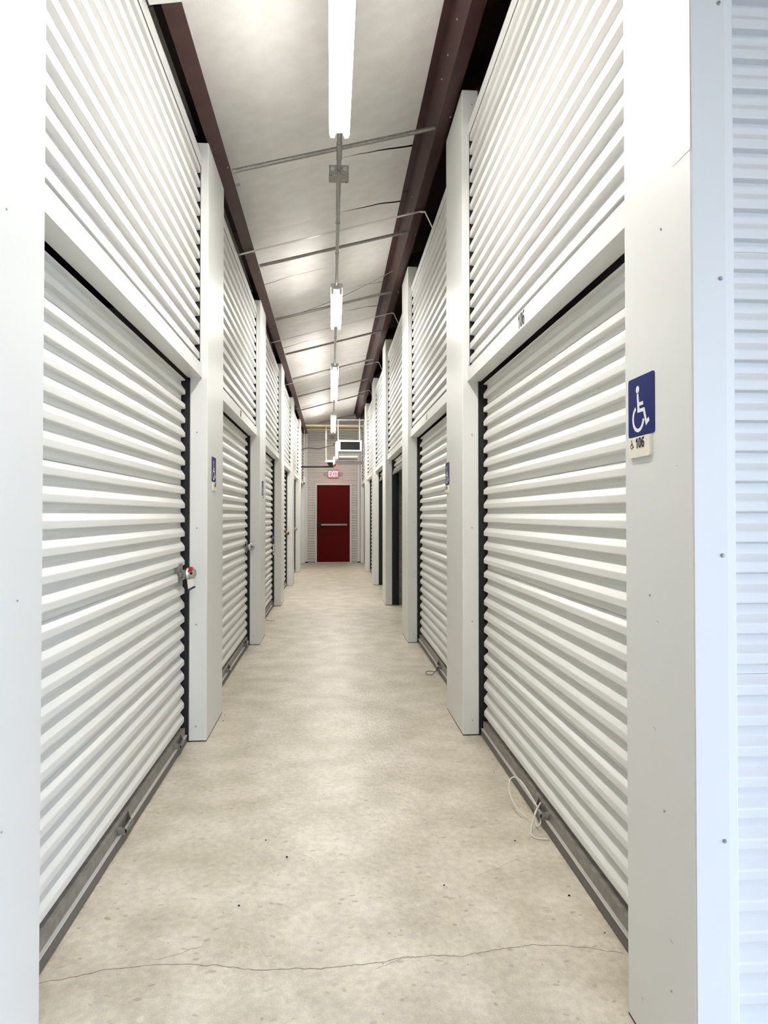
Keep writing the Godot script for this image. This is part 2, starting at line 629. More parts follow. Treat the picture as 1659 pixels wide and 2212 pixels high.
func build_ceiling() -> void:
	var c := struct("ceiling", Vector3.ZERO, "white vinyl-faced insulation sagging under the sloped roof")
	# roof deck; its dark colour stands in for the shade behind the right purlin
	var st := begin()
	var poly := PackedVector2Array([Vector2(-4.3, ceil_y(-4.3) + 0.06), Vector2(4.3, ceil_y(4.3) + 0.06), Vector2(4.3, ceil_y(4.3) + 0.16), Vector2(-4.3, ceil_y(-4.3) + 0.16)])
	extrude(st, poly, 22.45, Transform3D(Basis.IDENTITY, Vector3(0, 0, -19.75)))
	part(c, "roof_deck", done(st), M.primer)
	# draped insulation panels across the corridor, each with its own sag; the seams tuck up
	var f := FastNoiseLite.new()
	f.seed = 4
	f.frequency = 0.9
	f.fractal_octaves = 3
	rng.seed = 9
	var d := -2.5
	var seams := [1.75, 3.36, 5.27, 6.22, 7.50, 8.40, 9.35, 10.35, 11.3, 12.3, 13.2, 14.2, 15.2, 16.2, 17.2, 18.2, 19.52]
	var edges: Array = [-2.5, -1.4, -0.3, 0.8]
	edges.append_array(seams)
	for e in edges.size() - 1:
		var d0: float = edges[e]
		var d1: float = edges[e + 1]
		var sag := rng.randf_range(0.018, 0.04)
		var skew := rng.randf_range(-0.06, 0.06)
		var s := begin(true)
		var nx := 36
		var nd := 14
		var g: Array = []
		for i in nx + 1:
			var row: Array[Vector3] = []
			var x := lerpf(-1.9, 0.70, float(i) / nx)  # stops at the right purlin so the shade-coloured deck shows beyond it
			# seams hang in a shallow curve
			var bow := 0.05 * (1.0 - pow((x - 0.1) / 1.0, 2.0))
			for j in nd + 1:
				var t := float(j) / nd
				var dd := lerpf(d0 + (skew * x if e > 0 else 0.0) - bow, d1 - bow, t)
				if e == edges.size() - 2:
					dd = minf(dd, 19.53)
				var win := smoothstep(-0.66, -0.40, x) * (1.0 - smoothstep(0.36, 0.62, x))
				var drop := (sag * pow(sin(PI * clampf(t, 0.0, 1.0)), 0.6) - 0.012) * win
				drop += win * (0.018 * f.get_noise_2d(x * 1.2, dd * 2.2) + 0.006 * f.get_noise_2d(x * 5.0 + 9.0, dd * 7.0))
				row.append(V(x, ceil_y(x) + 0.010 - drop, dd))
			g.append(row)
		for i in nx:
			for j in nd:
				quad(s, g[i][j], g[i + 1][j], g[i + 1][j + 1], g[i][j + 1])
		part(c, "insulation_panel", done(s), M.insul)

# ---------------------------------------------------------------- pillars
func build_pillar(side: int, i: int) -> void:
	var xi := XL if side < 0 else XR
	var xo := JL if side < 0 else JR
	var top := 3.508 if side < 0 else 3.892
	var where := "left" if side < 0 else "right"
	var labels := [
		"white painted pillar at the %s edge of the picture, nearest the camera" % where,
		"first whole white pillar on the %s, beyond the nearest roll-up door" % where,
		"second whole white pillar on the %s, counting from the camera" % where,
		"third whole white pillar on the %s, counting from the camera" % where,
		"fourth whole white pillar on the %s, counting from the camera" % where,
		"fifth narrow white pillar on the %s, near the far end" % where,
		"last white pillar on the %s, standing in the corner by the far wall" % where]
	if side > 0 and i == 0:
		labels[0] = "white painted pillar nearest the camera on the right, carrying the plaque 106"
	var o := thing("pillar", labels[i], "pillar", V((xi + xo) * 0.5, 0, (NEAR[i] + FAR[i]) * 0.5), "white corridor pillars")
	var y0 := 0.004
	part(o, "shaft", boxm(V(xi, y0, NEAR[i]), V(xo, top, FAR[i]), 0.004), M.paint)
	# flat base gasket seen as a thin dark line
	part(o, "base_gasket", boxm(V(xi - side * -0.001, 0.0, NEAR[i] + 0.001), V(xo, 0.005, FAR[i])), M.gasket)
	if i > 0 and i < 6:
		var xs := lerpf(xi, xo, 0.58)
		for y in [0.09, 0.68, 1.24, 1.80]:
			screw(o, V(xs, y, NEAR[i]), Vector3(0, 0, 1), 0.0045, M.screw)
		screw(o, V(lerpf(xi, xo, 0.62), top - 0.09, NEAR[i]), Vector3(0, 0, 1), 0.005, M.screw)
	if i == 0:
		# lapped strip at the top of the corner
		part(o, "lap_strip", boxm(V(xi - side * 0.0008, 2.12, 1.490), V(xi, top, 1.572), 0.0003), M.paint)
		for q in [[1.63, 2.0], [1.70, 1.12], [1.63, 0.62], [1.60, 0.22]]:
			screw(o, V(xi, q[1], q[0]), Vector3(-side, 0, 0), 0.0028)
		if side > 0:
			# scuff marks: thin dark scratches on the face
			for q in [[1.66, 1.062, 0.012], [1.68, 0.80, 0.014], [1.60, 0.335, 0.012], [1.755, 0.10, 0.01], [1.70, 0.05, 0.016], [1.71, 0.035, 0.013], [1.56, 1.43, 0.004]]:
				var st := begin()
				var pts: Array = []
				for k in 6:
					var t := k / 5.0
					pts.append(Vector3(xi - 0.0001, q[1] - 0.25 * q[2] * t * t, -(q[0] - q[2] * (t - 0.5))))
				tube(st, pts, 0.0005, 4)
				part(o, "scuff_mark", done(st), M.crack)

# ---------------------------------------------------------------- headers over the doors
func header_name(side: int, i: int) -> String:
	var where := "left" if side < 0 else "right"
	return ["nearest door on the %s" % where, "second door on the %s" % where, "third door on the %s" % where, "fourth door on the %s" % where, "fifth door on the %s" % where, "last door on the %s by the far wall" % where][i]

func build_header(side: int, i: int) -> void:
	var d0: float = FAR[i]
	var d1: float = NEAR[i + 1]
	var xf_: float = -0.757 if side < 0 else 0.814      # front of the lintel
	var xb: float = -0.838 if side < 0 else 0.893       # its back
	var ytop: float = 3.36 if side < 0 else 3.66
	var o := thing("door_header", "white corrugated panel and lintel above the " + header_name(side, i), "header panel", V(xf_, 2.12, (d0 + d1) * 0.5), "corrugated headers above the doors")
	# lintel: folded channel with a wide underside
	var st := begin()
	var s := float(side)
	var poly := PackedVector2Array()
	for p in [[xf_, 2.12], [xf_, 2.197], [xf_ + s * 0.012, 2.205], [xf_ + s * 0.020, 2.205], [xf_ + s * 0.020, 2.14], [xb, 2.14], [xb, 2.12]]:
		poly.append(Vector2(p[0], p[1]))
	extrude(st, poly, d1 - d0, Transform3D(Basis.IDENTITY, V(0, 0, d1)))
	part(o, "lintel", done(st), M.paint)
	part(o, "end_seam", boxm(V(xf_ - s * 0.0004, 2.121, d1 - 0.035), V(xf_ + s * 0.003, 2.196, d1 - 0.0335)), M.trim)
	# corrugated sheets, lapped
	var knots := [[0.0, -0.026], [0.24, -0.026], [0.27, 0.0], [0.72, 0.0], [0.985, -0.026]]
	var pitch := 0.0838
	var xplane: float = xf_ + s * 0.0125
	var y := 2.205
	var left := int(round((ytop - 2.205) / pitch))
	var first := true
	while left > 0:
		var n := mini(left, 7 if first else 6)
		first = false
		var line := ribs(y, n, pitch, knots)
		var b := Transform3D(Basis(Vector3(-s, 0, 0), Vector3.UP, Vector3(0, 0, -1)), V(xplane, 0, d0 + 0.004))
		part(o, "siding_sheet", sheet(line, 0.0012, d1 - d0 - 0.022, b), M.siding)
		y += n * pitch + 0.0008
		left -= n
	ytop = y
	# trim strip at the far pillar, leaving the dark notches of the corrugation
	part(o, "end_trim", boxm(V(xf_ - s * 0.001, 2.20, d1 - 0.012), V(xf_ + s * 0.011, ytop, d1 - 0.0005), 0.001), M.paint)
	part(o, "notch_shade_filler", boxm(V(xf_ + s * 0.0112, 2.20, d1 - 0.008), V(xf_ + s * 0.053, ytop, d1 - 0.0005)), M.black)  # black plate painted as the shade in the gap behind the notches
	part(o, "end_trim", boxm(V(xf_ + s * 0.0, 2.20, d0 + 0.0005), V(xf_ + s * 0.018, ytop, d0 + 0.003), 0.001), M.paint)
	part(o, "backing", boxm(V(xf_ + s * 0.055, 2.145, d0), V(xf_ + s * 0.07, ytop, d1)), M.black)
	# cap flashing
	var st2 := begin()
	box(st2, V(xf_ + s * 0.008, ytop - 0.022, d0 + 0.003), V(xf_ + s * 0.011, ytop + 0.052, d1 - 0.001), 0.0006)
	box(st2, V(xf_ + s * 0.008, ytop + 0.049, d0 + 0.003), V(xf_ + s * 0.06, ytop + 0.052, d1 - 0.001), 0.0006)
	part(o, "cap_flashing", done(st2), M.trim)
	if side > 0 and i == 0:
		var tm := text("106", 0.062, 0.0008)
		var t := part(o, "number", tm, M.ink, "black number 106", true)
		t.transform = face(V(xf_ - 0.0008, 2.158, 2.995), Vector3(0, 0, 1), Vector3(-1, 0, 0)).translated(-o.position)
		t.scale = Vector3(0.72, 1, 1)
	if side < 0 and i == 1:
		var tl := part(o, "number", text("147", 0.055, 0.0008), M.number, "faint grey number 147", true)
		tl.transform = face(V(xf_ + 0.0008, 2.158, 5.976), Vector3(0, 0, -1), Vector3(1, 0, 0)).translated(-o.position)
		tl.scale = Vector3(0.72, 1, 1)
	if side > 0 and i == 1:
		# worn characters, no longer readable
		for k in 3:
			var sw := begin()
			extrude(sw, rounded(0.010, 0.045, 0.004), 0.0006, face(V(xf_ - 0.0002, 2.156, 6.075 - 0.03 * k), Vector3(0, 0, 1), Vector3(-1, 0, 0)))
			part(o, "worn_character", done(sw), M.number)
	if side < 0 and i == 0:
		part(o, "blank_label", boxm(V(xf_ - 0.0002, 2.125, 2.85), V(xf_ + 0.0006, 2.190, 2.92)), M.white)
		screw(o, V(xf_, 2.168, 2.93), Vector3(1, 0, 0), 0.004)

func text(s: String, height: float, depth: float) -> TextMesh:
	var f := SystemFont.new()
	f.font_names = PackedStringArray(["Droid Sans"])
	f.font_weight = 700
	var tm := TextMesh.new()
	tm.text = s
	tm.font = f
	tm.font_size = 64
	tm.pixel_size = height / 46.0
	tm.depth = depth
	tm.curve_step = 1.0
	return tm

# ---------------------------------------------------------------- roll-up doors
func build_door(side: int, i: int) -> void:
	var s := float(side)
	var d0: float = FAR[i]
	var d1: float = NEAR[i + 1]
	var xc: float = -0.849 if side < 0 else 0.907         # outer face of the ribs
	var xb: float = -0.843 if side < 0 else 0.901         # face of the bottom bar
	var is_open: bool = side > 0 and (i == 2 or i == 3)
	var where := "left" if side < 0 else "right"
	var labels: Array = []
	if side < 0:
		labels = ["closed white roll-up door nearest the camera on the left, locked and tagged", "closed white roll-up door on the left, beside the accessible sign numbered 147", "third closed white roll-up door on the left, latched beside the second sign", "fourth closed white roll-up door on the left with a copper-coloured lock", "fifth closed white roll-up door on the left with a small silver lock", "last closed white roll-up door on the left, beside the far wall"]
	else:
		labels = ["closed white roll-up door of unit 106, nearest on the right, with white cord", "second closed white roll-up door on the right, dark cord on its handle", "raised roll-up door of the dark open unit on the right, nearer of two", "raised roll-up door of the dark open unit on the right, farther of two", "closed roll-up door on the right beyond the two open units", "last closed roll-up door on the right, beside the far wall"]
	var o := thing("roll_up_door", labels[i], "roll-up door", V(xc, 0, (d0 + d1) * 0.5), "roll-up storage doors")
	# guide tracks: dark steel channels against the pillars
	for e in [0, 1]:
		var dg: float = d0 if e == 0 else d1
		var sg := 1.0 if e == 0 else -1.0
		var st := begin()
		box(st, V(JL if side < 0 else JR, 0.002, dg + sg * 0.004), V(xc + s * 0.075, 2.117, dg + sg * 0.006))
		if not is_open:
			box(st, V(xc + s * 0.060, 0.002, dg + sg * 0.004), V(xc + s * 0.075, 2.117, dg + sg * 0.10))
		box(st, V(xc + s * 0.030, 0.002, dg + sg * 0.006), V(xc + s * 0.034, 2.117, dg + sg * 0.055))
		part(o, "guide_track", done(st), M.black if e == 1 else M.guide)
	var a := d0 + 0.052
	var len_ := d1 - d0 - 0.072
	# one sheet = six ribs; sheets meet in a lapped seam
	var pitch := 0.0822
	var knots := [[0.0, -0.025], [0.17, -0.0235], [0.37, -0.025], [0.41, 0.0], [0.73, 0.0], [1.0, -0.025]]
	var top := 2.114
	var y := 0.088
	if is_open:
		y = 1.985 if i == 2 else 2.02
	var bar_y := y - 0.088
	while y < top:
		var n := 6
		if is_open:
			n = 3
		elif y < 0.1:
			n = 5
		n = mini(n, int(ceil((top - y) / pitch)))
		var line := ribs(y, n, pitch, knots)
		var cut := PackedVector2Array()
		for q in line:
			if q.y < top:
				cut.append(q)
		line = cut
		var b := Transform3D(Basis(Vector3(-s, 0, 0), Vector3.UP, Vector3(0, 0, -1)), V(xc, 0, a))
		part(o, "curtain_sheet", sheet(line, 0.001, len_, b), M.curtain)
		y += n * pitch + 0.0011
	# bottom bar: upright face, ledge and rubber seal
	part(o, "bottom_bar", boxm(V(xb, bar_y + 0.046, a), V(xc + s * 0.026, bar_y + 0.0885, a + len_), 0.001), M.bar)
	part(o, "bar_ledge", boxm(V(xb - s * 0.013, bar_y + 0.043, a), V(xb + s * 0.004, bar_y + 0.0475, a + len_), 0.0015), M.ledge)
	part(o, "bar_skirt", boxm(V(xb - s * 0.012, bar_y + 0.004, a), V(xb + s * 0.006, bar_y + 0.0425, a + len_), 0.002), M.rubber)
	part(o, "seal", boxm(V(xb - s * 0.008, bar_y + 0.0005, a), V(xb + s * 0.004, bar_y + 0.004, a + len_)), M.gasket)
	if is_open:
		# the curtain coil above the opening
		var sr := begin(true)
		tube(sr, [V(xc + s * 0.19, 2.42, a), V(xc + s * 0.19, 2.42, a + len_)], 0.15, 22)
		part(o, "coil", done(sr), M.curtain)
		return
	if i < 3:
		var ds: Array = [[2.96, 3.99], [5.86, 6.98], [8.95, 10.18]] if side < 0 else [[2.975], [5.865], [8.9]]
		for d in ds[i]:
			lift_handle(o, side, xb, d)

func lift_handle(o: Node3D, side: int, xc: float, d: float) -> void:
	# pressed steel lift handle: a tube on the ledge with two flared cheeks
	var s := float(side)
	var st := begin(true)
	tube(st, [V(xc - s * 0.020, 0.058, d - 0.045), V(xc - s * 0.020, 0.058, d + 0.05)], 0.011, 12, false)
	tube(st, [V(xc - s * 0.020, 0.058, d - 0.045), V(xc - s * 0.020, 0.058, d + 0.05)], 0.0085, 12, false)
	var h := part(o, "lift_handle", done(st), M.galv)
	var st2 := begin()
	for sg in [-1.0, 1.0]:
		var e: float = d + sg * 0.048
		var p := [V(xc + s * 0.0, 0.040, e), V(xc + s * 0.0, 0.092, e + sg * 0.030), V(xc - s * 0.022, 0.070, e - sg * 0.006), V(xc - s * 0.026, 0.044, e - sg * 0.006)]
		quad(st2, p[0], p[1], p[2], p[3])
		var q: Array = []
		for v in p:
			q.append(v + Vector3(0, 0, -sg * 0.003))
		quad(st2, q[3], q[2], q[1], q[0])
		for k in 4:
			quad(st2, p[k], q[k], q[(k + 1) % 4], p[(k + 1) % 4])
	part(h, "cheek", done(st2), M.galv)

# ---------------------------------------------------------------- unit partitions and the open units
func build_partitions() -> void:
	for side in [-1, 1]:
		var w := struct("wall_units_left" if side < 0 else "wall_units_right", Vector3.ZERO, "ribbed metal partitions between the storage units")
		var s := float(side)
		for i in range(1, 6):
			var dm: float = (NEAR[i] + FAR[i]) * 0.5
			var x0: float = (JL if side < 0 else JR) + s * 0.002
			var htop: float = 3.0 if side < 0 else 3.6
			if side < 0:
				htop = 2.6
			part(w, "partition", boxm(V(x0, 0, dm - 0.02), V(s * 4.2, htop, dm + 0.02)), M.partition)
			if side > 0 and (i == 3 or i == 4):
				# ribbed sheets facing the open unit
				var knots := [[0.0, 0.0], [0.02, -0.014], [0.085, -0.014], [0.10, 0.0], [0.72, 0.0], [0.735, -0.014], [0.80, -0.014], [0.815, 0.004], [0.985, 0.004]]
				var y := 0.05
				while y < 2.3:
					var line := ribs(y, 3, 0.146, knots)
					var xf := Transform3D(Basis(Vector3(0, 0, 1), Vector3.UP, Vector3(1, 0, 0)), V(x0 + 0.06, 0, dm - 0.042))
					part(w, "partition_sheet", sheet(line, 0.0012, 3.1, xf), M.partition)
					y += 3 * 0.146 + 0.001
		# rafters that run out over the units above each pillar
		for i in range(1, 6):
			var dm: float = NEAR[i] + 0.20
			var xa: float = -0.755 if side < 0 else 0.81
			var xb2 := s * 4.15
			var st := begin()
			var poly := PackedVector2Array([Vector2(xa, ceil_y(xa) - 0.20), Vector2(xb2, ceil_y(xb2) - 0.20), Vector2(xb2, ceil_y(xb2) - 0.045), Vector2(xa, ceil_y(xa) - 0.045)])
			extrude(st, poly, 0.012, Transform3D(Basis.IDENTITY, V(0, 0, dm)))
			one("rafter", done(st), M.primer, "dark red steel rafter over the units above the %s pillar on the %s" % [["", "first", "second", "third", "fourth", "fifth"][i], "left" if side < 0 else "right"], "rafter", "rafters over the storage units")

# ---------------------------------------------------------------- roof steel
func build_purlins() -> void:
	var e1 := Vector2(1, SL).normalized()
	var nn := Vector2(-SL, 1).normalized()
	for side in [-1, 1]:
		var B := Vector2(-0.735, 3.513) if side < 0 else Vector2(0.700, 3.897)
		var o := thing("roof_purlin", "dark red steel purlin running along the %s side of the ceiling" % ("left" if side < 0 else "right"), "purlin", V(B.x, B.y, 8.0), "roof purlins along the corridor")
		var cuts := [-2.55, -0.05, 6.0, 12.0, 19.5]
		for k in 4:
			var t := 0.005
			var lift := nn * (0.0 if k % 2 == 0 else 0.004)
			var p: Array = []
			# Z section outline: bottom flange towards +x, web, top flange towards -x
			p = [B, B + e1 * 0.088, B + e1 * 0.088 + nn * 0.022, B + e1 * (0.088 - t) + nn * 0.022, B + e1 * (0.088 - t) + nn * t, B + e1 * t + nn * t, B + e1 * t + nn * 0.20, B - e1 * 0.05 + nn * 0.20, B - e1 * 0.05 + nn * (0.20 - t), B + nn * (0.20 - t)]
			var poly := PackedVector2Array()
			for q in p:
				poly.append(q + lift)
			var st := begin()
			extrude(st, poly, cuts[k + 1] - cuts[k], Transform3D(Basis.IDENTITY, V(0, 0, cuts[k + 1])))
			part(o, "purlin_length", done(st), M.primer)
		for d in [4.55, 6.02, 6.5, 8.2, 9.03, 10.0, 11.8, 13.5, 15.2]:
			var c := B + e1 * 0.072
			screw(o, V(c.x, c.y, d), Vector3(nn.x, nn.y, 0) * -1.0, 0.006, M.screw)
		if side > 0:
			for d in [3.75, 4.05, 4.28, 5.9, 6.2, 8.9, 9.2, 12.0]:
				var c := B + nn * 0.10
				screw(o, V(c.x, c.y, d), Vector3(-e1.x, -e1.y, 0), 0.006, M.screw)

func build_braces() -> void:
	var hl := Vector2(-0.648, 3.555)
	var hr := Vector2(0.702, 3.93)
	var ds := [4.68, 6.44, 8.21, 9.98, 11.78, 13.54, 15.26]
	var names := ["first", "second", "third", "fourth", "fifth", "sixth", "seventh"]
	for i in ds.size():
		var d: float = ds[i]
		var p := tubem([V(hl.x, hl.y, d - 0.03), V(hr.x, hr.y, d + 0.03)], 0.0145, 12)
		one("brace_pipe", p, M.galv, "%s grey pipe spanning between the purlins, counting from the camera" % names[i], "pipe", "pipes across the ceiling")
	var ss := [5.97, 9.03, 11.95, 14.7]
	for i in ss.size():
		var d: float = ss[i]
		var st := begin()
		var pts := [[-0.79, 3.485], [-0.655, 3.524], [0.745, 3.900], [0.79, 3.900], [0.865, 3.745]]
		for k in pts.size() - 1:
			var a := V(pts[k][0], pts[k][1], d)
			var b := V(pts[k + 1][0], pts[k + 1][1], d)
			var t := (b - a).normalized()
			var n := Vector3(-t.y, t.x, 0) * 0.0015
			var w := Vector3(0, 0, 0.016)
			var q := [a - n - w, a - n + w, a + n + w, a + n - w, b - n - w, b - n + w, b + n + w, b + n - w]
			quad(st, q[0], q[4], q[5], q[1])
			quad(st, q[3], q[2], q[6], q[7])
			quad(st, q[0], q[3], q[7], q[4])
			quad(st, q[1], q[5], q[6], q[2])
		one("brace_strap", done(st), M.ledge, "%s flat pale strap crossing under both purlins, counting from the camera" % names[i], "strap", "flat straps across the ceiling")
	# thin sway rod running slantwise between two pipes
	var pts2: Array = []
	for k in 11:
		var t := k / 10.0
		pts2.append(V(lerpf(-0.64, 0.66, t), lerpf(3.53, 3.96, t) - 0.05 * sin(PI * t), lerpf(8.12, 7.62, t)))
	one("sway_rod", tubem(pts2, 0.004, 6), M.galv, "thin rod slanting across the ceiling behind the second light", "rod")
	# white flap at the top left corner of the picture
	var st3 := begin()
	var b0 := V(-0.745, 3.400, 2.93)
	var b1 := V(-0.40, 3.455, 2.93)
	var up := Vector3(0, 0.012, 0)
	var back := Vector3(0, 0.01, 0.5)
	quad(st3, b0, b1, b1 + back, b0 + back)
	quad(st3, b0 + up, b0 + back + up, b1 + back + up, b1 + up)
	quad(st3, b0, b0 + up, b1 + up, b1)
	quad(st3, b0 + back, b1 + back, b1 + back + up, b0 + back + up)
	quad(st3, b0, b0 + back, b0 + back + up, b0 + up)
	quad(st3, b1, b1 + up, b1 + back + up, b1 + back)
	one("insulation_flap", done(st3), M.insul, "loose white insulation flap hanging at the top left corner", "insulation")

# ---------------------------------------------------------------- lights
func build_lights() -> void:
	var fx := [[1.65, 3.874, 0.040], [6.58, 7.90, 0.044], [10.08, 12.95, 0.041], [15.0, 17.95, 0.036], [-1.60, 0.10, 0.040]]
	var lab := ["bare fluorescent strip light nearest the camera, cut by the top edge", "short fluorescent strip light, second from the camera", "long fluorescent strip light, third from the camera", "fluorescent strip light farthest away, above the red exit door", "fluorescent strip light overhead at the corridor mouth, outside the picture"]
	for i in 5:
		var a: float = fx[i][0]
		var b: float = fx[i][1]
		var x: float = fx[i][2]
		var o := thing("strip_light", lab[i], "strip light", V(x, LAMP_Y + 0.02, (a + b) * 0.5), "fluorescent strip lights along the corridor")
		# channel housing: narrow trapezoid above the tubes
		var st := begin()
		var poly := PackedVector2Array([Vector2(x - 0.032, LAMP_Y + 0.014), Vector2(x + 0.032, LAMP_Y + 0.014), Vector2(x + 0.055, LAMP_Y + 0.036), Vector2(x + 0.055, LAMP_Y + 0.068), Vector2(x - 0.055, LAMP_Y + 0.068), Vector2(x - 0.055, LAMP_Y + 0.036)])
		extrude(st, poly, b - a, Transform3D(Basis.IDENTITY, V(0, 0, b)))
		part(o, "housing", done(st), M.housing)
		var n := 1 if b - a < 2.0 else 2
		for k in n:
			var ta := lerpf(a, b, float(k) / n) + 0.03
			var tb := lerpf(a, b, float(k + 1) / n) - 0.03
			for sx in [-1.0, 1.0]:
				part(o, "tube", tubem([V(x + sx * 0.038, LAMP_Y - 0.008, ta), V(x + sx * 0.038, LAMP_Y - 0.008, tb)], 0.0165, 14), M.tube)
			for e in [ta - 0.006, tb + 0.006]:
				for sx in [-1.0, 1.0]:
					part(o, "lamp_holder", boxm(V(x + sx * 0.026, LAMP_Y - 0.028, e - 0.006), V(x + sx * 0.050, LAMP_Y + 0.03, e + 0.006), 0.003), M.housing)
		var l := AreaLight3D.new()
		l.name = "glow"
		l.area_size = Vector2(0.09, b - a - 0.06)
		l.light_color = Color(1.0, 0.99, 0.972)
		l.light_energy = 1.35 * (b - a)
		l.shadow_enabled = true
		l.area_range = 30.0
		l.area_attenuation = 2.0
		o.add_child(l)
		l.position = Vector3(0, -0.055, 0)
		l.rotation_degrees = Vector3(-90, 0, 0)
	# conduit between the lights
	var cd := [[3.874, 4.345], [4.455, 6.58], [7.90, 10.08], [12.95, 15.0], [0.10, 1.65]]
	var cl := ["short grey conduit between the nearest light and the junction box", "grey conduit between the junction box and the second light", "grey conduit between the second and the third light", "grey conduit between the third and the farthest light", "grey conduit overhead at the corridor mouth, outside the picture"]
	for i in 5:
		var o := thing("conduit", cl[i], "conduit", V(0.042, LAMP_Y + 0.045, (cd[i][0] + cd[i][1]) * 0.5), "conduit runs between the lights")
		part(o, "pipe", tubem([V(0.042, LAMP_Y + 0.045, cd[i][0]), V(0.042, LAMP_Y + 0.045, cd[i][1])], 0.0135, 12), M.galv)
		var cps: Array = [[[4.13, 0.19]], [[5.15, 0.03], [5.75, 0.03]], [[8.5, 0.08], [9.6, 0.06]], [[13.4, 0.06], [14.4, 0.06]], [[0.7, 0.06]]][i]
		for c in cps:
			part(o, "coupling", tubem([V(0.042, LAMP_Y + 0.045, c[0] - c[1] * 0.5), V(0.042, LAMP_Y + 0.045, c[0] + c[1] * 0.5)], 0.0165, 12), M.galv)
		for dd in ([4.00] if i == 0 else [(cd[i][0] + cd[i][1]) * 0.5]):
			var yt := ceil_y(0.042) + 0.012
			part(o, "hanger_rod", tubem([V(0.042, LAMP_Y + 0.055, dd), V(0.042, yt, dd)], 0.003, 6), M.galv)
	var jb := thing("junction_box", "square grey steel junction box on the conduit under the ceiling", "junction box", V(0.042, LAMP_Y + 0.02, 4.40))
	part(jb, "box", boxm(V(-0.018, LAMP_Y + 0.016, 4.345), V(0.102, LAMP_Y + 0.072, 4.455), 0.003), M.galv)
	part(jb, "cover", boxm(V(-0.020, LAMP_Y + 0.012, 4.343), V(0.104, LAMP_Y + 0.0155, 4.457), 0.001), M.galv)
	for sx in [-0.036, 0.036]:
		var st := begin(true)
		lathe(st, [Vector2(0.0135, 0.0), Vector2(0.0135, 0.0015), Vector2(0.012, 0.002), Vector2(0, 0.002)], V(0.042 + sx, LAMP_Y + 0.048, 4.345), Vector3(0, 0, 1), 16)
		part(jb, "knockout", done(st), M.screw)
	for q in [[-0.004, 4.358], [0.088, 4.442]]:
		screw(jb, V(q[0], LAMP_Y + 0.012, q[1]), Vector3(0, -1, 0), 0.004, M.guide)

